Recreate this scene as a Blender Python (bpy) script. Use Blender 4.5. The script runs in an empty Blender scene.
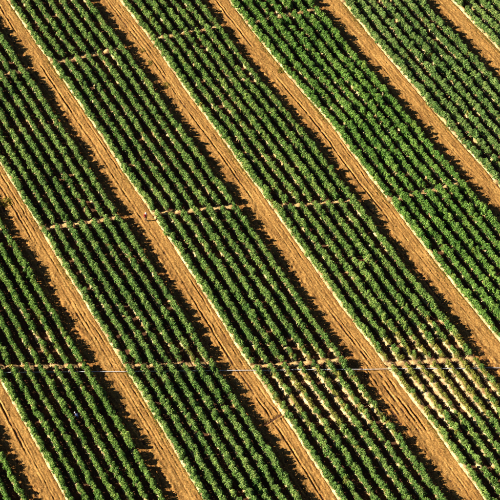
import bpy, bmesh, math, random
import numpy as np
from mathutils import Vector, Matrix

random.seed(7)
RNG = np.random.default_rng(7)
SC = bpy.context.scene
COL = SC.collection

# ------------------------------------------------------------------ camera
PITCH = math.radians(50)             # looking down from a helicopter
VPX, VPY = -1150.0, -1750.0          # where the rows would meet, in photo pixels
F_PX = (250 - VPY) / math.tan(PITCH)
ROW_A = math.atan((250 - VPX) / (250 - VPY) * math.sin(PITCH))   # rows run away to the left
PPM = 7.4                            # photo pixels per metre at the centre (from the person's height)
DIST = F_PX / PPM
cam_d = bpy.data.cameras.new('camera')
cam = bpy.data.objects.new('camera', cam_d)
COL.objects.link(cam)
cam.location = (0, -DIST * math.cos(PITCH), DIST * math.sin(PITCH))
cam.rotation_euler = (math.pi / 2 - PITCH, 0, 0)
cam_d.sensor_width = 36
cam_d.lens = 36 * F_PX / 500
cam_d.clip_start = 1
cam_d.clip_end = 6000
SC.camera = cam

# ------------------------------------------------------------------ light
SUN_ELEV = math.radians(30.5)
TRAVEL = math.radians(9)             # light runs to the right, turned slightly away
sun_from = Vector((-math.cos(TRAVEL) * math.cos(SUN_ELEV), -math.sin(TRAVEL) * math.cos(SUN_ELEV), math.sin(SUN_ELEV)))
world = bpy.data.worlds.new('World')
SC.world = world
world.use_nodes = True
wn = world.node_tree
wn.nodes.clear()
sky = wn.nodes.new('ShaderNodeTexSky')
sky.sky_type = 'NISHITA'
sky.sun_disc = False
sky.altitude = 2500            # clear dry air: deep blue sky, dark shadows
sky.air_density = 0.45
sky.dust_density = 0.0
sky.sun_elevation = SUN_ELEV
sky.sun_rotation = math.atan2(sun_from.x, sun_from.y)
bg = wn.nodes.new('ShaderNodeBackground')
bg.inputs['Strength'].default_value = 0.05
wo = wn.nodes.new('ShaderNodeOutputWorld')
wn.links.new(sky.outputs[0], bg.inputs[0])
wn.links.new(bg.outputs[0], wo.inputs[0])
sun_d = bpy.data.lights.new('sun', 'SUN')
sun_d.energy = 5.0
sun_d.angle = math.radians(0.5)
sun_d.color = (1.0, 0.90, 0.74)
sun = bpy.data.objects.new('sun', sun_d)
COL.objects.link(sun)
sun.rotation_euler = sun_from.to_track_quat('Z', 'Y').to_euler()
sun.location = sun_from * 300
SC.view_settings.view_transform = 'Standard'
SC.view_settings.look = 'None'
SC.view_settings.gamma = 1
SC.view_settings.use_curve_mapping = False
SC.view_settings.exposure = 1.5

# ------------------------------------------------------------------ field coordinates
RD = np.array([-math.sin(ROW_A), math.cos(ROW_A)])    # u, along the rows
RN = np.array([math.cos(ROW_A), math.sin(ROW_A)])     # v, across them
CAMP = np.array(cam.location)
FW = np.array([0, math.cos(PITCH), -math.sin(PITCH)])
UPV = np.array([0, math.sin(PITCH), math.cos(PITCH)])

def ground_at(px, py, z=0.0):
    r = FW * F_PX + UPV * (250 - py) + np.array([px - 250, 0, 0])
    t = (z - CAMP[2]) / r[2]
    return (CAMP + t * r)[:2]

def uv_at(px, py, z=0.0):
    p = ground_at(px, py, z)
    return float(p @ RD), float(p @ RN)

def xy(u, v):
    return u * RD[0] + v * RN[0], u * RD[1] + v * RN[1]

def pixel(u, v, z=0.0):
    x, y = xy(u, v)
    q = np.array([x, y, z]) - CAMP
    d = q @ FW
    return 250 + F_PX * q[0] / d, 250 - F_PX * (q @ UPV) / d

def in_frame(u, v, m=0.0):
    x, y = pixel(u, v)
    return -m <= x <= 500 + m and -m <= y <= 500 + m

# ------------------------------------------------------------------ noise
def lattice(shape_seed):
    r = np.random.default_rng(shape_seed)
    return r.random((256, 256)) * 2 - 1
LATS = [lattice(100 + i) for i in range(6)]

def noise2(x, y, k=0):
    L = LATS[k % 6]
    x = np.asarray(x, float) + 37.3 * k
    y = np.asarray(y, float) + 11.7 * k
    xi = np.floor(x).astype(int); yi = np.floor(y).astype(int)
    fx = x - xi; fy = y - yi
    fx = fx * fx * (3 - 2 * fx); fy = fy * fy * (3 - 2 * fy)
    a = L[xi % 256, yi % 256]; b = L[(xi + 1) % 256, yi % 256]
    c = L[xi % 256, (yi + 1) % 256]; d = L[(xi + 1) % 256, (yi + 1) % 256]
    return (a * (1 - fx) + b * fx) * (1 - fy) + (c * (1 - fx) + d * fx) * fy

def fbm(x, y, k=0, o=3):
    s = 0; a = 1.0; f = 1.0
    for i in range(o):
        s = s + a * noise2(x * f, y * f, k + i); a *= 0.5; f *= 2.1
    return s

# ------------------------------------------------------------------ materials
def new_mat(name):
    m = bpy.data.materials.new(name)
    m.use_nodes = True
    n = m.node_tree
    b = n.nodes['Principled BSDF']
    return m, n, b

def nd(n, t, **kw):
    o = n.nodes.new(t)
    for k, v in kw.items():
        if hasattr(o, k) and not k[0].isupper():
            setattr(o, k, v)
        else:
            o.inputs[k].default_value = v
    return o

def ramp(n, fac, stops):
    r = n.nodes.new('ShaderNodeValToRGB')
    e = r.color_ramp.elements
    while len(e) < len(stops): e.new(0.5)
    for i, (p, c) in enumerate(stops):
        e[i].position = p; e[i].color = (*c, 1)
    n.links.new(fac, r.inputs[0])
    return r.outputs[0]

def soil_mat(name, c0, c1, c2, scale=1.0, bump=0.6, rough=0.95, streak=False):
    m, n, b = new_mat(name)
    geo = nd(n, 'ShaderNodeNewGeometry')
    t1 = nd(n, 'ShaderNodeTexNoise', Scale=0.9 * scale, Detail=8.0, Roughness=0.74)
    t2 = nd(n, 'ShaderNodeTexNoise', Scale=6.0 * scale, Detail=6.0, Roughness=0.7)
    for t in (t1, t2): n.links.new(geo.outputs['Position'], t.inputs['Vector'])
    if streak:                       # wheel-worn streaks along the lane
        rot = nd(n, 'ShaderNodeVectorRotate', rotation_type='Z_AXIS'); rot.inputs['Angle'].default_value = -ROW_A
        mul = nd(n, 'ShaderNodeVectorMath', operation='MULTIPLY'); mul.inputs[1].default_value = (2.6, 0.22, 1.0)
        n.links.new(geo.outputs['Position'], rot.inputs['Vector']); n.links.new(rot.outputs[0], mul.inputs[0])
        n.links.new(mul.outputs[0], t1.inputs['Vector'])
    mx = nd(n, 'ShaderNodeMath', operation='MULTIPLY_ADD')
    n.links.new(t2.outputs[0], mx.inputs[0]); mx.inputs[1].default_value = 0.5
    sc = nd(n, 'ShaderNodeMath', operation='MULTIPLY'); n.links.new(t1.outputs[0], sc.inputs[0]); sc.inputs[1].default_value = 0.45
    n.links.new(sc.outputs[0], mx.inputs[2])
    col = ramp(n, mx.outputs[0], [(0.37, c0), (0.50, c1), (0.62, c2)])
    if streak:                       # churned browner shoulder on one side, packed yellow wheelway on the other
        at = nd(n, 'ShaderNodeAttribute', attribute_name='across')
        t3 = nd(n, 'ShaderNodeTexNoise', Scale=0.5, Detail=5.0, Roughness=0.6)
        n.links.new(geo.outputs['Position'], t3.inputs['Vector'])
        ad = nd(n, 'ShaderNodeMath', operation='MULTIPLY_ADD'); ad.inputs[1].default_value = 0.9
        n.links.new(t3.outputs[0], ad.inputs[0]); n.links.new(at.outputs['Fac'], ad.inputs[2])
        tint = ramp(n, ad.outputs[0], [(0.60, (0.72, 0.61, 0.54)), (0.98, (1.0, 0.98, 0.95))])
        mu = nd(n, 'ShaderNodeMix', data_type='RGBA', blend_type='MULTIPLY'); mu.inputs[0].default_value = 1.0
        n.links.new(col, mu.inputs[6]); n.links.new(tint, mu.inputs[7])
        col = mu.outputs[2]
    n.links.new(col, b.inputs['Base Color'])
    b.inputs['Roughness'].default_value = rough
    b.inputs['Specular IOR Level'].default_value = 0.15
    bp = nd(n, 'ShaderNodeBump', Strength=bump, Distance=0.06)
    n.links.new(t2.outputs[0], bp.inputs['Height']); n.links.new(bp.outputs[0], b.inputs['Normal'])
    return m

M_LANE = soil_mat('lane_soil', (0.100, 0.043, 0.011), (0.305, 0.163, 0.044), (0.54, 0.345, 0.118), streak=True)
M_SOIL = soil_mat('furrow_soil', (0.045, 0.020, 0.010), (0.08, 0.035, 0.016), (0.13, 0.058, 0.024))  # colour darkened to deepen the shade between the rows
M_PATH = soil_mat('path_soil', (0.17, 0.085, 0.025), (0.38, 0.26, 0.11), (0.58, 0.48, 0.30), scale=2)
M_CLOD = soil_mat('clod_soil', (0.22, 0.105, 0.028), (0.33, 0.175, 0.050), (0.45, 0.28, 0.10), scale=3)

def mulch_mat():
    m, n, b = new_mat('pale_mulch')
    geo = nd(n, 'ShaderNodeNewGeometry')
    t1 = nd(n, 'ShaderNodeTexNoise', Scale=1.3, Detail=7.0, Roughness=0.7)
    t2 = nd(n, 'ShaderNodeTexNoise', Scale=7.0, Detail=5.0, Roughness=0.7)
    for t in (t1, t2): n.links.new(geo.outputs['Position'], t.inputs['Vector'])
    mx = nd(n, 'ShaderNodeMath', operation='MULTIPLY_ADD')
    n.links.new(t2.outputs[0], mx.inputs[0]); mx.inputs[1].default_value = 0.35
    sc = nd(n, 'ShaderNodeMath', operation='MULTIPLY'); n.links.new(t1.outputs[0], sc.inputs[0]); sc.inputs[1].default_value = 0.65
    n.links.new(sc.outputs[0], mx.inputs[2])
    n.links.new(ramp(n, mx.outputs[0], [(0.41, (0.16, 0.080, 0.020)), (0.50, (0.32, 0.215, 0.072)), (0.60, (0.48, 0.39, 0.21))]), b.inputs['Base Color'])
    b.inputs['Roughness'].default_value = 0.6
    bp = nd(n, 'ShaderNodeBump', Strength=0.5, Distance=0.05)
    n.links.new(t2.outputs[0], bp.inputs['Height']); n.links.new(bp.outputs[0], b.inputs['Normal'])
    return m
M_MULCH = mulch_mat()

def leaf_mat(name, dark, mid, light, trans=0.22):
    m, n, b = new_mat(name)
    geo = nd(n, 'ShaderNodeNewGeometry')
    oi = nd(n, 'ShaderNodeObjectInfo')
    big = nd(n, 'ShaderNodeTexNoise', Scale=0.09, Detail=3.0)
    n.links.new(oi.outputs['Location'], big.inputs['Vector'])
    a = nd(n, 'ShaderNodeMath', operation='MULTIPLY_ADD')
    n.links.new(geo.outputs['Random Per Island'], a.inputs[0]); a.inputs[1].default_value = 0.45
    a2 = nd(n, 'ShaderNodeMath', operation='MULTIPLY_ADD')
    n.links.new(oi.outputs['Random'], a2.inputs[0]); a2.inputs[1].default_value = 0.25
    a3 = nd(n, 'ShaderNodeMath', operation='MULTIPLY'); n.links.new(big.outputs[0], a3.inputs[0]); a3.inputs[1].default_value = 0.4
    n.links.new(a3.outputs[0], a2.inputs[2]); n.links.new(a2.outputs[0], a.inputs[2])
    c = ramp(n, a.outputs[0], [(0.20, dark), (0.52, mid), (0.84, light)])
    mu = nd(n, 'ShaderNodeMix', data_type='RGBA', blend_type='MULTIPLY'); mu.inputs[0].default_value = 1.0
    n.links.new(c, mu.inputs[6]); n.links.new(oi.outputs['Color'], mu.inputs[7])     # each band's own shade of green
    c = mu.outputs[2]
    n.links.new(c, b.inputs['Base Color'])
    b.inputs['Roughness'].default_value = 0.5
    b.inputs['Specular IOR Level'].default_value = 0.2
    tr = nd(n, 'ShaderNodeBsdfTranslucent')
    n.links.new(c, tr.inputs[0])
    mix = nd(n, 'ShaderNodeMixShader', Fac=trans)
    n.links.new(b.outputs[0], mix.inputs[1]); n.links.new(tr.outputs[0], mix.inputs[2])
    n.links.new(mix.outputs[0], n.nodes['Material Output'].inputs[0])
    return m
M_LEAF = leaf_mat('crop_leaf', (0.034, 0.084, 0.015), (0.105, 0.200, 0.032), (0.275, 0.370, 0.085))
M_YLEAF = leaf_mat('yellowed_leaf', (0.085, 0.110, 0.014), (0.180, 0.200, 0.030), (0.33, 0.31, 0.06))
M_WEED = leaf_mat('weed_leaf', (0.12, 0.13, 0.015), (0.22, 0.20, 0.025), (0.34, 0.27, 0.05))

def plain(name, c, rough=0.7, var=0.15, scale=9.0):
    m, n, b = new_mat(name)
    tc = nd(n, 'ShaderNodeTexCoord')
    t = nd(n, 'ShaderNodeTexNoise', Scale=scale, Detail=4.0)
    n.links.new(tc.outputs['Object'], t.inputs['Vector'])
    lo = tuple(x * (1 - var) for x in c); hi = tuple(min(1, x * (1 + var)) for x in c)
    n.links.new(ramp(n, t.outputs[0], [(0.3, lo), (0.7, hi)]), b.inputs['Base Color'])
    b.inputs['Roughness'].default_value = rough
    return m
M_STEM = plain('plant_stem', (0.16, 0.15, 0.06), 0.8)
M_PIPE = plain('pale_pipe', (0.46, 0.48, 0.52), 0.4, 0.15, 2.0)
M_COUPL = plain('pipe_coupling', (0.35, 0.36, 0.38), 0.4)

# ------------------------------------------------------------------ helpers
def mesh_np(name, verts, faces, mats, smooth=False):
    me = bpy.data.meshes.new(name)
    me.from_pydata([tuple(v) for v in verts], [], faces)
    for m in mats: me.materials.append(m)
    if smooth:
        me.polygons.foreach_set('use_smooth', [True] * len(me.polygons))
    me.update()
    return me

def grid_mesh(name, X, Y, Z, mat, smooth=True, attr=None):
    r, c = X.shape
    me = bpy.data.meshes.new(name)
    nv = r * c; nf = (r - 1) * (c - 1)
    me.vertices.add(nv)
    me.vertices.foreach_set('co', np.stack([X, Y, Z], -1).reshape(-1))
    idx = np.arange(nv).reshape(r, c)
    q = np.stack([idx[:-1, :-1], idx[:-1, 1:], idx[1:, 1:], idx[1:, :-1]], -1).reshape(-1)
    me.loops.add(nf * 4); me.loops.foreach_set('vertex_index', q)
    me.polygons.add(nf)
    me.polygons.foreach_set('loop_start', np.arange(nf) * 4)
    me.polygons.foreach_set('loop_total', np.full(nf, 4))
    me.polygons.foreach_set('use_smooth', np.full(nf, smooth))
    me.materials.append(mat)
    me.update(calc_edges=True)
    if attr is not None:
        at = me.attributes.new('across', 'FLOAT', 'POINT')
        at.data.foreach_set('value', np.ascontiguousarray(attr, dtype=np.float32).reshape(-1))
    return me

def obj(name, me, parent=None, loc=(0, 0, 0), rot=(0, 0, 0), scale=None):
    o = bpy.data.objects.new(name, me)
    COL.objects.link(o)
    o.location = loc
    o.rotation_euler = rot
    if scale is not None: o.scale = scale
    if parent: o.parent = parent
    return o

def tag(o, label=None, cat=None, group=None, kind=None):
    if label: o['label'] = label
    if cat: o['category'] = cat
    if group: o['group'] = group
    if kind: o['kind'] = kind
    return o

# ------------------------------------------------------------------ measured layout: lane edges and row gaps, in photo pixels
EDGE_PX = {
 -1: [(0,382),(25,422),(65,497)],
 0: [(0,165),(25,202),(50,247),(80,295),(102,330),(122,362),(152,412),(180,460),(201,497)],
 1: [(6,0),(40,51),(62,77),(85,112),(110,147),(125,177),(141,196),(157,220),(177,252),(200,285),(220,320),(245,360),(257,377),(280,409),(300,442),(335,497)],
 2: [(126,9),(160,51),(185,90),(210,122),(245,171),(251,179),(274,210),(301,249),(327,287),(347,315),(372,347),(394,376),(422,411),(450,449),(482,497)],
 3: [(250,29),(282,70),(330,122),(372,181),(392,204),(425,249),(457,291),(497,337)],
 4: [(341,0),(376,44),(442,122),(486,171)],
 5: [(452,2),(499,50)]}
EDGE = {}
for k, pts in EDGE_PX.items():
    q = sorted(uv_at(*p) for p in pts)
    us = np.array([a for a, b in q]); vs = np.array([b for a, b in q])
    m = vs.mean()
    grid = np.arange(-70, 90, 2.0)
    w = np.exp(-((grid[:, None] - us[None]) / 7.0) ** 2)
    res = (w * (vs - m)[None]).sum(1) / (w.sum(1) + 0.35)
    EDGE[k] = (m, grid, res * 0.9)
EDGE[-2] = (EDGE[-1][0] - 14.7, np.array([-70., 90.]), np.array([0., 0.]))
EDGE[6] = (EDGE[5][0] + 14.9, np.array([-70., 90.]), np.array([0., 0.]))

def edge(k, u):
    m, g, r = EDGE[k]
    return m + np.interp(u, g, r) + 0.05 * noise2(np.asarray(u) * 0.5, np.zeros_like(u) + k * 3.1, 1)

NROW = 7
ROW0, ROWS = 0.36, 1.645
BED_W, BED_TOP, BED_H = 0.44, 0.24, 0.34
def row_v(k, j, u):
    t = (ROW0 + ROWS * j) / 14.87
    return edge(k, u) * (1 - t) + edge(k + 1, u) * t

GAP_PX = {
 'A': {0: [(7,75),(19,71)], 1: [(60,59),(72,57),(82,55),(95,54),(107,50),(116,46)], 2: [(161,37),(171,33),(182,30),(191,29),(202,28),(214,26)], 3: [(255,20),(266,17),(277,15),(290,12),(300,10),(312,8)]},
 'B': {-1: [(2,227),(-12,229)], 0: [(50,226),(67,224),(87,220),(100,218),(114,217)], 1: [(162,212),(178,210),(191,209),(205,207),(230,206)], 2: [(284,205),(297,204),(309,203),(324,201),(337,201),(350,200)], 3: [(396,197),(408,193),(420,191),(433,188),(446,184),(457,182)], 4: [(491,173),(497,171)]},
 'C': {-1: [(10,367),(22,365),(34,364),(47,365),(64,365),(79,365)], 0: [(130,366),(150,364),(162,362),(177,362),(191,362),(207,364)], 1: [(252,366),(267,365),(277,363),(292,362),(309,362),(322,360)], 2: [(400,362),(412,361),(425,360),(440,359),(452,360),(467,357)]}}
GAP = {}
for g, bands in GAP_PX.items():
    allp = np.array([uv_at(x, y, 0.3) for b in bands.values() for x, y in b])
    gl = np.polyfit(allp[:, 1], allp[:, 0], 1)
    for k in range(-2, 6):
        if k in bands and len(bands[k]) >= 4:
            p = np.array([uv_at(x, y, 0.3) for x, y in bands[k]])
            GAP[g, k] = np.polyfit(p[:, 1], p[:, 0], 1)
        else:
            GAP[g, k] = gl

def gap_u(g, k, v):
    return float(np.polyval(GAP[g, k], v))

def row_span(k, j, m):
    us = np.arange(-70, 90, 0.5)
    vs = row_v(k, j, us)
    ok = [u for u, v in zip(us, vs) if in_frame(u, v, m)]
    return (min(ok), max(ok)) if ok else None

# ------------------------------------------------------------------ the ground
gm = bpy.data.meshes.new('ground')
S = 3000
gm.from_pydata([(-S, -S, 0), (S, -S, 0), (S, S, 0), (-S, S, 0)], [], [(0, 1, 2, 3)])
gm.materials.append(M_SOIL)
tag(obj('ground', gm), 'reddish brown soil between the crop rows, darkened to deepen the shade', kind='structure')

LANE_Z = 0.09
TR0 = uv_at(266, 425); TR1 = uv_at(285, 413)     # little trench dug across one lane
RUT_DEEP = uv_at(403, 402)
def lane_height(k, U, W, WID):
    """U along the lane, W across it (0 at the shaded side), WID lane width"""
    f = W / WID
    z = LANE_Z + 0.05 * fbm(U * 0.35, W * 0.6, k, 3)
    # wheel ruts, wandering and coming and going
    for i, (c, wd, dp, amp) in enumerate(((0.30, 0.18, 0.11, 1), (0.60, 0.11, 0.16, 1), (0.69, 0.08, 0.08, 0.8), (0.85, 0.09, 0.11, 0.9))):
        cc = c * WID + 0.20 * noise2(U * 0.12, np.zeros_like(U) + i, k + i) + 0.04 * noise2(U * 0.9, np.zeros_like(U) + i, k)
        on = np.clip(0.45 + 1.1 * noise2(U * 0.10 + 5 * i, np.zeros_like(U) + k, 2 + i), 0, 1.1)
        on = on * (0.35 if k >= 4 else 1.0) * (0.75 + 0.5 * noise2(U * 1.6, np.zeros_like(U), i))
        d = W - cc
        z = z - amp * on * dp * np.exp(-(d / wd) ** 2) + amp * on * dp * 0.55 * (np.exp(-((d - 2.0 * wd) / wd) ** 2) + np.exp(-((d + 2.0 * wd) / wd) ** 2))
    # cloddy, churned shoulder on the shaded side; smoother wheelway beside the pale bank
    rough = np.clip(1.15 - 1.5 * f, 0.15, 1)
    z = z + rough * 0.095 * fbm(U * 2.4, W * 2.6, k + 1, 3) + 0.030 * fbm(U * 3, W * 5, k + 2, 2)
    z = z + rough * 0.22 * np.clip(noise2(U * 1.7, W * 1.9, k + 3) - 0.35, 0, 1)
    if k == 2:
        g = np.exp(-((U - RUT_DEEP[0]) / 7.0) ** 2)
        for c in (0.42, 0.55, 0.66, 0.76):
            d = W - c * WID - 0.16 * noise2(U * 0.2, np.zeros_like(U) + 5 * c, 3) - 0.04 * noise2(U * 1.1, np.zeros_like(U) + 3 * c, 1)
            gg = g * np.clip(0.8 + 1.0 * noise2(U * 0.35 + 9 * c, np.zeros_like(U), 4) + 0.5 * noise2(U * 1.4, np.zeros_like(U) + 7 * c, 2), 0, 1.2)
            z = z - gg * 0.17 * np.exp(-(d / 0.10) ** 2) + gg * 0.08 * (np.exp(-((d - .25) / .12) ** 2) + np.exp(-((d + .25) / .12) ** 2))
    # dip at both edges so that the sheet tucks under the beds
    e = np.minimum(W, WID - W)
    z = z - 0.16 * np.exp(-(np.clip(e, 0, None) / 0.12) ** 2)
    return z

def lane_bounds(k, u):
    lo = row_v(k - 1, NROW - 1, u) + BED_W - 0.12
    hi = edge(k, u) + 0.06
    return lo, hi

LANES = {}
for k in range(-1, 6):
    us = np.arange(-70, 90, 0.5)
    lo, hi = lane_bounds(k, us)
    ok = [u for u, a, b in zip(us, lo, hi) if in_frame(u, a, 60) or in_frame(u, b, 60)]
    u0, u1 = min(ok), max(ok)
    us = np.arange(u0, u1, 0.10)
    lo, hi = lane_bounds(k, us)
    nW = 52
    T = np.linspace(0, 1, nW)[None]
    U = np.repeat(us[:, None], nW, 1)
    WID = (hi - lo)[:, None]
    W = T * WID
    Z = lane_height(k, U, W, WID)
    V = lo[:, None] + W
    if k == 1:
        a = np.array(TR0); b = np.array(TR1); t = (b - a) / np.linalg.norm(b - a)
        P = np.stack([U, V], -1) - a
        s = P @ t; d = P @ np.array([-t[1], t[0]])
        inside = (s > -0.3) & (s < np.linalg.norm(b - a) + 0.3)
        Z = Z + inside * (-0.24 * np.exp(-((d + 0.05) / 0.16) ** 2) + 0.13 * np.exp(-((d - 0.28) / 0.16) ** 2))
    X, Y = xy(U, V)
    o = obj('dirt_lane', grid_mesh('dirt_lane', X, Y, np.maximum(Z, -0.08), M_LANE, attr=np.repeat(T, len(us), 0)))
    tag(o, 'orange dirt lane with wheel ruts between two bands of crop rows', kind='structure')
    LANES[k] = (u0, u1)

# ------------------------------------------------------------------ plants: a few meshes shared by every plant
def leaf_faces(P, Nrm, size, verts, faces, rnd):
    """one folded, pointed leaf at P facing Nrm"""
    Nrm = Nrm / (np.linalg.norm(Nrm) + 1e-9)
    t = rnd.normal(size=3); t -= Nrm * (t @ Nrm); t /= np.linalg.norm(t) + 1e-9
    b = np.cross(Nrm, t)
    L = size * rnd.uniform(0.75, 1.3); w = L * rnd.uniform(0.32, 0.5)
    i = len(verts)
    verts += [P - t * L * 0.5, P + b * w + Nrm * w * 0.35, P + t * L * 0.5 - Nrm * L * 0.2, P - b * w + Nrm * w * 0.35]
    faces += [(i, i + 1, i + 2), (i, i + 2, i + 3)]

def make_plant(seed, mat, n=420, wid=0.38, lng=0.50, h=1.10, size=0.142):
    rnd = np.random.default_rng(seed)
    verts, faces = [], []
    # several shoots, each a clump of leaves, so that the outline is uneven
    shoots = []
    ns = rnd.integers(8, 11)
    for i in range(ns):
        a = 2 * math.pi * (i + rnd.uniform(-.3, .3)) / ns
        zf = rnd.uniform(0.06, 0.66)
        r = rnd.uniform(0.6, 0.9) * (1.2 - 0.9 * zf)          # broad skirt, narrow top
        shoots.append((np.array([math.cos(a) * wid * r, math.sin(a) * lng * r, h * zf]), rnd.uniform(0.16, 0.25)))
    for i in range(3):
        shoots.append((np.array([rnd.uniform(-.2, .2) * wid, rnd.uniform(-.5, .5) * lng, h * rnd.uniform(0.70, 0.94)]), rnd.uniform(0.18, 0.24)))
    core = np.array([0, 0, h * 0.42])
    shoots.append((core, 0.24))
    for i, (c, rad) in enumerate(shoots[:-1]):                # no shoot may stand apart from the rest
        for q in range(20):
            if min(np.linalg.norm(c - c2) - 0.8 * (rad + r2) for c2, r2 in shoots[:i] + shoots[i + 1:]) < 0: break
            c = c + (core - c) * 0.12
        shoots[i] = (c, rad)
    per = n // len(shoots)
    for c, rad in shoots:
        for q in range(per):
            d = rnd.normal(size=3); d /= np.linalg.norm(d)
            P = c + d * rad * rnd.uniform(0.35, 1.08) * np.array([1, 1, 1.1])
            P[2] = max(P[2], -0.12)
            out = d + np.array([0, 0, 0.35]) + rnd.normal(size=3) * 0.30
            leaf_faces(P, out, size, verts, faces, rnd)
    nl = len(faces)
    # stem and shoots
    def tube(a, b, ra, rb):
        i = len(verts)
        ax = (b - a) / np.linalg.norm(b - a)
        s = np.cross(ax, [0.3, 0.9, 0.1]); s /= np.linalg.norm(s); t = np.cross(ax, s)
        for c, r in ((a, ra), (b, rb)):
            for q in range(4):
                th = q * math.pi / 2
                verts.append(c + (s * math.cos(th) + t * math.sin(th)) * r)
        for q in range(4):
            faces.append((i + q, i + (q + 1) % 4, i + 4 + (q + 1) % 4, i + 4 + q))
    base = np.array([0, 0, -0.10])
    fork = np.array([0, 0, 0.15])
    tube(base, fork, 0.022, 0.018)
    for c, rad in shoots: tube(fork, c, 0.014, 0.006)
    me = mesh_np('plant', verts, faces, [mat, M_STEM])
    idx = [0] * nl + [1] * (len(faces) - nl)
    me.polygons.foreach_set('material_index', idx)
    return me

GREEN = [make_plant(200 + i, M_LEAF, h=random.uniform(0.94, 1.12)) for i in range(16)]
YELLOW = [make_plant(400 + i, M_YLEAF, n=220, wid=0.23, lng=0.44, h=random.uniform(0.54, 0.72), size=0.13) for i in range(8)]

# spots where plants are missing, and stretches of poor growth (photo pixels)
MISSING = [(291,405,.7),(425,404,.5),(441,396,.5),(452,391,.5),(345,413,.5),(358,413,.5),(466,5,.6),(420,79,.5),(452,81,.4),(275,272,.4),(36,338,.4),(118,349,.4)]
MISS = [(*uv_at(x, y, 0.9), r) for x, y, r in MISSING]
POOR = [((445, 380), 75, 42, 1.15), ((415, 345), 40, 30, 0.4), ((310, 392), 60, 38, 0.75), ((200, 352), 55, 22, 0.35), ((55, 345), 45, 25, 0.35), ((345, 405), 45, 30, 0.75), ((480, 350), 30, 30, 0.7)]
def poorness(px, py):
    s = 0
    for (cx, cy), rx, ry, a in POOR:
        s = max(s, a * math.exp(-(((px - cx) / rx) ** 2 + ((py - cy) / ry) ** 2)))
    return s

def make_bed(pts, wide):
    """raised bed covered in pale mulch along a centre line, pts = list of (x, y)"""
    P = np.array(pts)
    n = len(P)
    prof = np.array([(-BED_W - .03, -0.06), (-BED_W, 0.03), (-BED_TOP - .10, BED_H * .62), (-BED_TOP, BED_H * .95), (-.14, BED_H * 1.05), (.14, BED_H * 1.05), (BED_TOP, BED_H * .95), (BED_TOP + .10, BED_H * .6), (BED_W, 0.03), (BED_W + .03, -0.06)])
    m = len(prof)
    X = np.zeros((n, m)); Y = np.zeros((n, m)); Z = np.zeros((n, m))
    for j, (w, z) in enumerate(prof):
        jit = 0.085 * fbm(P[:, 0] * 1.4 + (j // 3) * 7, P[:, 1] * 1.4, j // 3, 2)
        jz = 0.045 * fbm(P[:, 0] * 1.1 + j * 3, P[:, 1] * 1.1, j + 2, 2)
        X[:, j] = P[:, 0] + RN[0] * (w * wide + jit); Y[:, j] = P[:, 1] + RN[1] * (w * wide + jit)
        Z[:, j] = z + (jz if 2 <= j <= m - 3 else 0)
    # slope both ends down to the ground
    for e, sgn in ((0, 1), (n - 1, -1)):
        Z[e] = np.minimum(Z[e], -0.04)
        if n > 3:
            Z[e + sgn] = Z[e + sgn] * 0.8
    return grid_mesh('raised_bed', X, Y, Z, M_MULCH)

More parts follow.
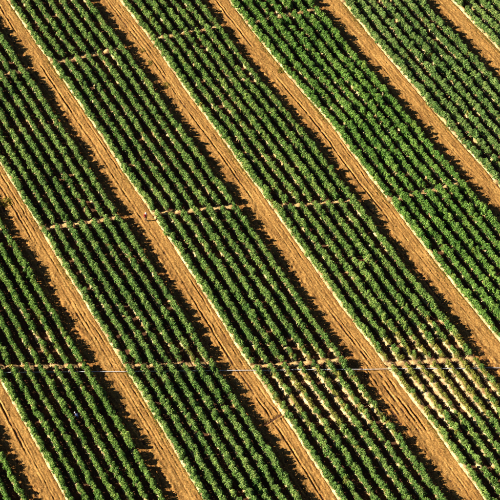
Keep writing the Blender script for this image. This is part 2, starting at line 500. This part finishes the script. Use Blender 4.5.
ORD = ['first', 'second', 'third', 'fourth', 'fifth', 'sixth', 'seventh']
BAND = {-1: "the blue-clothed person's band", 0: "the band left of the red-shirted person", 1: 'first band right of the red-shirted person',
        2: 'second band right of the red-shirted person', 3: 'third band right of the red-shirted person', 4: 'fourth band right of the red-shirted person', 5: 'the top right corner band'}
STRETCH = {'top': 'above the upper gap', 'AB': 'between upper and middle gaps', 'BC': 'between middle gap and pipe', 'bot': 'below the pipe'}
BAND_SHADE = {5: (1.14, 1.08, 1.35), 4: (1.12, 1.07, 1.35), 3: (0.93, 1.06, 0.90), 2: (1.05, 1.04, 1.05), 1: (1.03, 1.03, 1.1), 0: (1.04, 1.04, 1.15), -1: (1.0, 1.03, 0.95), -2: (0.94, 1.05, 0.9)}
BAND_LUSH = {3: 1.06, 4: 1.08, 5: 1.08}
n_rows = n_plants = 0
for k in range(-2, 6):
    for j in range(NROW):
        sp = row_span(k, j, 34)
        if not sp: continue
        vm = float(row_v(k, j, (sp[0] + sp[1]) / 2))
        cuts = []
        for g in 'CBA':
            u = gap_u(g, k, float(row_v(k, j, gap_u(g, k, vm))))
            cuts.append(u)
        bounds = [('bot', -1e3, cuts[0]), ('BC', cuts[0], cuts[1]), ('AB', cuts[1], cuts[2]), ('top', cuts[2], 1e3)]
        for name, a, b in bounds:
            a0 = max(a + (0.33 if a > -900 else 0), sp[0]); b0 = min(b - (0.33 if b < 900 else 0), sp[1])
            if b0 - a0 < 1.2: continue
            us = np.arange(a0, b0 + 0.01, (b0 - a0) / max(3, round((b0 - a0) / 0.4)))
            vs = row_v(k, j, us)
            # leave out stretches wholly outside the picture
            if not any(in_frame(u, v, 8) for u, v in zip(us, vs)): continue
            xs, ys = xy(us, vs)
            x0, y0 = float(xs[0]), float(ys[0])
            root = obj('crop_row', None, loc=(x0, y0, 0))
            root.empty_display_size = 0.3
            pm = pixel((a0 + b0) / 2, float(row_v(k, j, (a0 + b0) / 2)))
            if k == -2:
                lab = '%s leafy row left of the bottom left dirt lane, in the corner' % ORD[NROW - 1 - j]
            else:
                lab = '%s leafy row of %s, %s' % (ORD[j], BAND[k], STRETCH[name])
            tag(root, lab, 'crop row', 'crop rows in bands between the dirt lanes')
            bed = obj('raised_bed', make_bed([(x - x0, y - y0) for x, y in zip(xs, ys)], np.array([(1.0 if j == 0 and k < 3 else 0.86 if j == 0 else 0.74) + (0.3 if j == 0 else 0.52) * min(1, poorness(*pixel(u_, v_))) for u_, v_ in zip(us, vs)])), root)
            n_rows += 1
            u = a0 + 0.12 + random.uniform(0, .1)
            lush = random.uniform(0.96, 1.04) * BAND_LUSH.get(k, 1.0)
            while u < b0 - 0.08:
                v = float(row_v(k, j, u)) + random.gauss(0, 0.065)
                uu = u
                u += 0.52 * random.uniform(0.86, 1.14)
                if any((uu - a_) ** 2 + (v - b_) ** 2 < r * r for a_, b_, r in MISS): continue
                px, py = pixel(uu, v)
                pr = poorness(px, py)
                x, y = xy(uu, v)
                vig = lush * (1 + 0.13 * float(noise2(uu * 0.22, v * 0.5, 4)))
                s = vig * random.uniform(0.80, 1.15)
                if random.random() < max(pr * 1.15 - 0.1, 0.015):
                    if random.random() < 0.06: continue
                    me = random.choice(YELLOW); s *= random.uniform(0.8, 1.08)
                else:
                    if random.random() < 0.014: continue
                    me = random.choice(GREEN); s *= 1 - 0.22 * pr
                tall = random.uniform(0.88, 1.14)
                p = obj('plant', me, root, (x - x0, y - y0, BED_H - 0.02 * s), (random.gauss(0, .06), random.gauss(0, .06), ROW_A + random.choice((0, math.pi)) + random.gauss(0, .35)), (s, s, s * tall))
                g = random.gauss(1, 0.06)
                sh = BAND_SHADE.get(k, (1, 1, 1))
                p.color = (sh[0] * g * random.gauss(1, 0.05), sh[1] * g, sh[2] * g, 1)
                n_plants += 1

# ------------------------------------------------------------------ cross paths through the gaps
for g in 'ABC':
    for k in range(-2, 6):
        v0 = float(edge(k, gap_u(g, k, 0))) 
        vs = np.arange(v0 - 0.1, v0 + ROWS * 6 + 1.5, 0.15)
        us = np.array([gap_u(g, k, v) for v in vs])
        if not any(in_frame(u, v, 10) for u, v in zip(us, vs)): continue
        W = np.linspace(-0.50, 0.50, 13)
        U = us[:, None] + W[None]; V = np.repeat(vs[:, None], 13, 1)
        Z = 0.25 * np.exp(-(W[None] / 0.30) ** 4) + 0.09 * fbm(U * 3.2, V * 3.2, 3, 3)
        # shaped lower between the rows, so that those stretches sink into shade
        ph = (V - v0 - ROW0) / ROWS
        Z = Z * (0.47 + 0.53 * np.cos(2 * math.pi * ph)) * np.clip((v0 + ROWS * 6 + 1.35 - V) / 0.7, 0, 1) - 0.10 * (np.abs(W[None]) > 0.47)
        X, Y = xy(U, V)
        o = obj('cross_path', grid_mesh('cross_path', X, Y, Z, M_PATH))
        tag(o, 'narrow pale earth path crossing a band through the row gaps', kind='structure')

# ------------------------------------------------------------------ irrigation pipe
PA = np.array(ground_at(-14, 373.3, 0.3)); PB = np.array(ground_at(514, 368.3, 0.3))
pl = float(np.linalg.norm(PB - PA)); pd = (PB - PA) / pl
pipe = obj('irrigation_pipe', None, loc=(PA[0], PA[1], 0))
tag(pipe, 'thin white irrigation pipe laid straight across all the rows and lanes', 'pipe')
PIPE_Z = BED_H + 0.09              # it rests on the beds and spans the lanes
def pipe_z(s):
    return PIPE_Z + 0.015 * float(noise2(s * 0.3, 3.0, 1))
def tube_mesh(name, path, r, mat, seg=8):
    verts, faces = [], []
    path = [np.array(p, float) for p in path]
    for i, p in enumerate(path):
        t = path[min(i + 1, len(path) - 1)] - path[max(i - 1, 0)]; t /= np.linalg.norm(t)
        s = np.cross(t, [0, 0, 1.0]); s /= np.linalg.norm(s); w = np.cross(s, t)
        for q in range(seg):
            a = 2 * math.pi * q / seg
            verts.append(p + (s * math.cos(a) + w * math.sin(a)) * r)
    for i in range(len(path) - 1):
        for q in range(seg):
            faces.append((i * seg + q, i * seg + (q + 1) % seg, (i + 1) * seg + (q + 1) % seg, (i + 1) * seg + q))
    faces.append(tuple(range(seg))[::-1]); faces.append(tuple(range((len(path) - 1) * seg, len(path) * seg)))
    return mesh_np(name, verts, faces, [mat], True)
s = 0.0
while s < pl:
    e = min(s + 6.0, pl)
    ss = np.linspace(s, e, 13)
    off = [0.03 * float(noise2(q * 0.4, 0.0, 2)) for q in ss]
    path = [(pd[0] * q, pd[1] * q + o_, pipe_z(q)) for q, o_ in zip(ss, off)]
    obj('pipe_section', tube_mesh('pipe_section', path, 0.040, M_PIPE), pipe)
    if e < pl:
        a = np.array(path[-1]); d3 = np.array([pd[0], pd[1], 0])
        obj('coupling', tube_mesh('coupling', [a - d3 * .09, a - d3 * .08, a + d3 * .08, a + d3 * .09], 0.058, M_COUPL), pipe)
    s = e

# ------------------------------------------------------------------ clods and weeds on the lanes
def clods():
    verts, faces = [], []
    rnd = np.random.default_rng(5)
    for k, (u0, u1) in LANES.items():
        for i in range(int((u1 - u0) * 11)):
            u = rnd.uniform(u0, u1)
            lo, hi = lane_bounds(k, u)
            f = rnd.beta(1.3, 2.2)
            if rnd.random() < 0.12: f = rnd.uniform(0, 1)
            v = lo + 0.12 + (hi - lo - 0.25) * f
            z = float(lane_height(k, np.array(u), np.array(v - lo), hi - lo))
            r = 0.02 + 0.07 * rnd.random() ** 3
            x, y = xy(u, v)
            i0 = len(verts)
            a0 = rnd.uniform(0, 6.28)
            for q in range(5):
                a = a0 + q * 2 * math.pi / 5
                rr = r * rnd.uniform(0.7, 1.3)
                verts.append((x + math.cos(a) * rr, y + math.sin(a) * rr, z - 0.02))
            for q in range(4):
                a = a0 + q * math.pi / 2
                rr = r * rnd.uniform(0.4, 0.9)
                verts.append((x + math.cos(a) * rr, y + math.sin(a) * rr, z + r * rnd.uniform(0.6, 1.1)))
            faces.extend([(i0, i0 + 1, i0 + 5), (i0 + 1, i0 + 6, i0 + 5), (i0 + 1, i0 + 2, i0 + 6), (i0 + 2, i0 + 7, i0 + 6), (i0 + 2, i0 + 3, i0 + 7), (i0 + 3, i0 + 8, i0 + 7), (i0 + 3, i0 + 4, i0 + 8), (i0 + 4, i0 + 5, i0 + 8), (i0 + 4, i0, i0 + 5), (i0 + 5, i0 + 6, i0 + 7, i0 + 8)])
    return mesh_np('soil_clods', verts, faces, [M_CLOD])
tag(obj('soil_clods', clods()), 'loose orange soil clods scattered over the dirt lanes', 'soil', kind='stuff')

def tuft(seed, n, rad, h, blade):
    rnd = np.random.default_rng(seed)
    verts, faces = [], []
    for i in range(n):
        r = rad * math.sqrt(rnd.random()); a = rnd.uniform(0, 6.28)
        P = np.array([r * math.cos(a), r * math.sin(a), 0])
        H = h * rnd.uniform(0.4, 1.1) * (1 - 0.5 * r / rad)
        d = np.array([math.cos(a) * .5, math.sin(a) * .5, 1]) + rnd.normal(size=3) * .3
        d /= np.linalg.norm(d)
        s = np.cross(d, rnd.normal(size=3)); s /= np.linalg.norm(s)
        i0 = len(verts)
        verts += [P - s * blade, P + s * blade, P + d * H * .6 + s * blade * .9, P + d * H + np.array([0, 0, -.15 * H]), P + d * H * .6 - s * blade * .9]
        faces += [(i0, i0 + 1, i0 + 2, i0 + 4), (i0 + 4, i0 + 2, i0 + 3)]
    return mesh_np('weed', verts, faces, [M_WEED])
WEEDS = [((6, 203), .75, 'yellow green weed clump in the lane shadow at the left edge', 0), ((142, 51), .4, 'small weed clump on the dirt lane, uppermost of three near the top', 2),
         ((150, 64), .45, 'weed clump on the dirt lane, middle one of three near the top', 2), ((166, 86), .5, 'weed clump on the dirt lane, lowest of three near the top', 2),
         ((281, 71), .5, 'yellow green weed clump at the edge of the second lane from the top right', 3)]
for i, ((px, py), r, lab, k) in enumerate(WEEDS):
    u, v = uv_at(px, py)
    x, y = xy(u, v)
    o = obj('weed_clump', tuft(60 + i, int(240 * r), r * 1.2, 0.5 * r + .18, 0.045), loc=(x, y, 0.07))
    tag(o, lab, 'weed', 'weed clumps on the dirt lanes')

def verge():
    """thin dry grass along the foot of the pale banks"""
    verts, faces = [], []
    rnd = np.random.default_rng(9)
    for k, (u0, u1) in LANES.items():
        for i in range(int((u1 - u0) * 60)):
            u = rnd.uniform(u0, u1)
            if noise2(u * 0.16, k * 2.3, 3) + 0.35 * noise2(u * 0.8, 1.0, 1) < rnd.uniform(-0.1, 0.6): continue
            lo, hi = lane_bounds(k, u)
            v = hi - 0.10 - abs(rnd.normal()) * 0.32 if rnd.random() < .75 else rnd.uniform(lo + .3, hi)
            z = float(lane_height(k, np.array(u), np.array(v - lo), hi - lo))
            x, y = xy(u, v)
            P = np.array([x, y, z - .01])
            for b in range(3):
                d = np.array([rnd.normal() * .6, rnd.normal() * .6, 1]); d /= np.linalg.norm(d)
                s = np.cross(d, rnd.normal(size=3)); s /= np.linalg.norm(s)
                H = rnd.uniform(.06, .2); w = rnd.uniform(.012, .028)
                i0 = len(verts)
                verts += [P - s * w, P + s * w, P + d * H]
                faces.append((i0, i0 + 1, i0 + 2))
    return mesh_np('verge_grass', verts, faces, [M_WEED])
tag(obj('verge_grass', verge()), 'thin yellow grass along the edges of the dirt lanes', 'grass', kind='stuff')

# ------------------------------------------------------------------ people
M_SKIN = plain('skin', (0.30, 0.15, 0.085), 0.55)
M_RED = plain('red_cloth', (0.36, 0.025, 0.022), 0.85)
M_BLUE = plain('blue_cloth', (0.07, 0.10, 0.22), 0.85)
M_DARK = plain('dark_cloth', (0.035, 0.035, 0.045), 0.85)
M_NAVY = plain('navy_cloth', (0.03, 0.04, 0.08), 0.85)
M_WHITE = plain('white_cloth', (0.78, 0.77, 0.74), 0.8, 0.06)
M_SHOE = plain('shoe_leather', (0.05, 0.035, 0.025), 0.6)
M_HAIR = plain('hair', (0.02, 0.014, 0.01), 0.7)
M_EYE = plain('eye', (0.03, 0.02, 0.02), 0.3)

def make_person(name, J, shirt, legs, loc, rz, label, hat):
    """J: joint positions (x right, y forward, z up); body grown as one skin surface"""
    verts, rad, edges, reg = [], [], [], []
    def add(p, r, par, g):
        verts.append(tuple(p)); rad.append(r); reg.append(g)
        if par is not None: edges.append((par, len(verts) - 1))
        return len(verts) - 1
    pel = add(J['pelvis'], .135, None, 'legs')
    wa = add(J['waist'], .125, pel, 'shirt')
    ch = add(J['chest'], .15, wa, 'shirt')
    nk = add(J['neck'], .062, ch, 'skin')
    Hd = Vector(J['head'])
    hd0 = add(Vector(J['neck']).lerp(Hd, .55), .072, nk, 'skin')
    hd1 = add(Hd, .098, hd0, 'skin')
    add(Hd + (Hd - Vector(J['neck'])).normalized() * .085, .075, hd1, 'skin')
    for s in (0, 1):
        T = 'LR'[s]
        sh = add(J['sh' + T], .068, ch, 'shirt')
        m = add(Vector(J['sh' + T]).lerp(Vector(J['el' + T]), .5), .055, sh, 'shirt')
        el = add(J['el' + T], .045, m, 'shirt')
        wr = add(J['wr' + T], .030, el, 'skin')
        W = Vector(J['wr' + T]); D = (W - Vector(J['el' + T])).normalized()
        sd = D.cross(Vector((0, 1, 0)));  sd = sd.normalized() if sd.length > .1 else Vector((1, 0, 0))
        fw = sd.cross(D).normalized()
        palm = add(W + D * .055, .034, wr, 'skin')
        for i, (off, ln) in enumerate(((-.028, .055), (-.010, .072), (.010, .078), (.028, .066))):
            b = add(W + D * .095 + fw * off, .010, palm, 'skin')
            c = add(W + D * (.095 + ln * .6) + fw * off * 1.15 + sd * .008, .009, b, 'skin')
            add(W + D * (.095 + ln) + fw * off * 1.15 + sd * .024, .008, c, 'skin')
        th = add(W + D * .05 + fw * .045, .011, palm, 'skin')
        add(W + D * .095 + fw * .068, .009, th, 'skin')
        hp = add(J['hip' + T], .098, pel, 'legs')
        tm = add(Vector(J['hip' + T]).lerp(Vector(J['kn' + T]), .5), .080, hp, 'legs')
        kn = add(J['kn' + T], .060, tm, 'legs')
        cf = add(Vector(J['kn' + T]).lerp(Vector(J['an' + T]), .4), .058, kn, 'legs')
        an = add(J['an' + T], .042, cf, 'shoe')
        A = Vector(J['an' + T])
        t0 = add(A + Vector((0, .06, -.045)), .038, an, 'shoe')
        add(A + Vector((0, .17, -.055)), .032, t0, 'shoe')
    me = bpy.data.meshes.new('person_skeleton')
    me.from_pydata(verts, edges, [])
    tmp = bpy.data.objects.new('person_tmp', me)
    COL.objects.link(tmp)
    sk = tmp.modifiers.new('skin', 'SKIN'); sk.use_smooth_shade = True
    for i, r in enumerate(rad):
        me.skin_vertices[0].data[i].radius = (r, r)
    me.skin_vertices[0].data[0].use_root = True
    tmp.modifiers.new('sub', 'SUBSURF').levels = 2
    bpy.context.view_layer.update()
    body = bpy.data.meshes.new_from_object(tmp.evaluated_get(bpy.context.evaluated_depsgraph_get()))
    bpy.data.objects.remove(tmp)
    body.name = 'person'
    body.materials.clear()
    regs = {'legs': 0, 'shirt': 1, 'skin': 2, 'shoe': 3}
    for m in (legs, shirt, M_SKIN, M_SHOE): body.materials.append(m)
    VA = np.array([tuple(v) for v in verts]); RR = np.array(rad)
    mi = []
    for p in body.polygons:
        d = np.linalg.norm(VA - np.array(p.center), axis=1) / RR
        mi.append(regs[reg[int(d.argmin())]])
    body.polygons.foreach_set('material_index', mi)
    body.polygons.foreach_set('use_smooth', [True] * len(body.polygons))
    o = obj(name, body, loc=loc, rot=(0, 0, rz))
    tag(o, label, 'person', 'people working in the field')
    up = (Hd - Vector(J['neck'])).normalized()
    q = up.to_track_quat('Z', 'Y').to_matrix().to_4x4()
    # make the head's own frame look forward
    fwd = Vector((0, 1, 0)); fwd = (fwd - up * fwd.dot(up)).normalized(); rt = fwd.cross(up)
    M = Matrix((rt, fwd, up)).transposed().to_4x4(); M.translation = Hd
    def blob(nm, mat, c, r, par):
        bm = bmesh.new(); bmesh.ops.create_uvsphere(bm, u_segments=10, v_segments=7, radius=1)
        bmesh.ops.transform(bm, matrix=M @ Matrix.Translation(c) @ Matrix.Diagonal((*r, 1)), verts=bm.verts)
        m_ = bpy.data.meshes.new(nm); bm.to_mesh(m_); bm.free(); m_.materials.append(mat)
        m_.polygons.foreach_set('use_smooth', [True] * len(m_.polygons))
        return obj(nm, m_, par)
    for s in (-1, 1):
        blob('eye', M_EYE, Vector((s * .034, .088, .012)), (.014, .010, .010), o)
        blob('ear', M_SKIN, Vector((s * .098, -.005, -.005)), (.014, .026, .036), o)
    blob('nose', M_SKIN, Vector((0, .102, -.015)), (.014, .020, .026), o)
    blob('mouth', M_RED, Vector((0, .090, -.055)), (.026, .008, .007), o)
    blob('hair', M_HAIR, Vector((0, -.030, .030)), (.100, .092, .100), o)
    # cap: crown and brim
    bm = bmesh.new()
    prof = [(.002, .165), (.06, .158), (.098, .125), (.112, .070), (.114, .045)]
    prof += [(.19, .032), (.192, .024), (.112, .036)] if hat == 'hat' else []
    rings = []
    for r, z in prof:
        rings.append([bm.verts.new((r * math.cos(a * math.pi / 8), r * math.sin(a * math.pi / 8), z)) for a in range(16)])
    for a_, b_ in zip(rings, rings[1:]):
        for i in range(16): bm.faces.new((a_[i], a_[(i + 1) % 16], b_[(i + 1) % 16], b_[i]))
    bm.faces.new(rings[0])
    if hat == 'cap':
        v = [bm.verts.new(c) for c in ((-.08, .085, .048), (-.065, .175, .034), (0, .20, .030), (.065, .175, .034), (.08, .085, .048))]
        bm.faces.new(v)
    bmesh.ops.transform(bm, matrix=M, verts=bm.verts)
    m_ = bpy.data.meshes.new('hat'); bm.to_mesh(m_); bm.free(); m_.materials.append(M_WHITE)
    obj('hat', m_, o)
    return o

STAND = dict(pelvis=(0, 0, .93), waist=(0, .0, 1.10), chest=(0, .02, 1.32), neck=(0, .03, 1.49), head=(0, .05, 1.62),
    shL=(-.19, .01, 1.41), shR=(.19, .01, 1.41), elL=(-.25, -.05, 1.14), elR=(.25, .06, 1.15), wrL=(-.26, .06, .92), wrR=(.24, .24, .98),
    hipL=(-.10, 0, .88), hipR=(.10, 0, .88), knL=(-.10, .10, .49), knR=(.10, .02, .48), anL=(-.10, .16, .085), anR=(.10, -.16, .10))
STOOP = dict(pelvis=(0, -.12, .86), waist=(0, -.02, 1.00), chest=(0, .18, 1.14), neck=(0, .33, 1.22), head=(0, .45, 1.27),
    shL=(-.19, .24, 1.16), shR=(.19, .24, 1.16), elL=(-.24, .36, .92), elR=(.24, .38, .93), wrL=(-.17, .52, .76), wrR=(.16, .55, .80),
    hipL=(-.10, -.10, .81), hipR=(.10, -.10, .81), knL=(-.11, .04, .46), knR=(.11, .02, .46), anL=(-.11, -.06, .085), anR=(.11, -.08, .085))
x, y = ground_at(146, 221.0, LANE_Z)
make_person('person', STAND, M_RED, M_DARK, (x, y, LANE_Z), ROW_A + math.pi, 'person in red shirt and white cap standing on the dirt lane', 'cap')
u, v = uv_at(76.5, 420.5)
# the middle of the furrow between two rows
best = min(range(NROW), key=lambda j: abs(float(row_v(-1, j, u)) + ROWS / 2 - v))
x, y = xy(u, float(row_v(-1, best, u)) + ROWS / 2)
stoop = make_person('person', STOOP, M_BLUE, M_NAVY, (x, y, 0.0), ROW_A + 0.3, 'person in blue clothes and white hat stooping between two crop rows', 'hat')
stoop.scale = (0.9, 0.9, 0.9)
print('rows', n_rows, 'plants', n_plants)
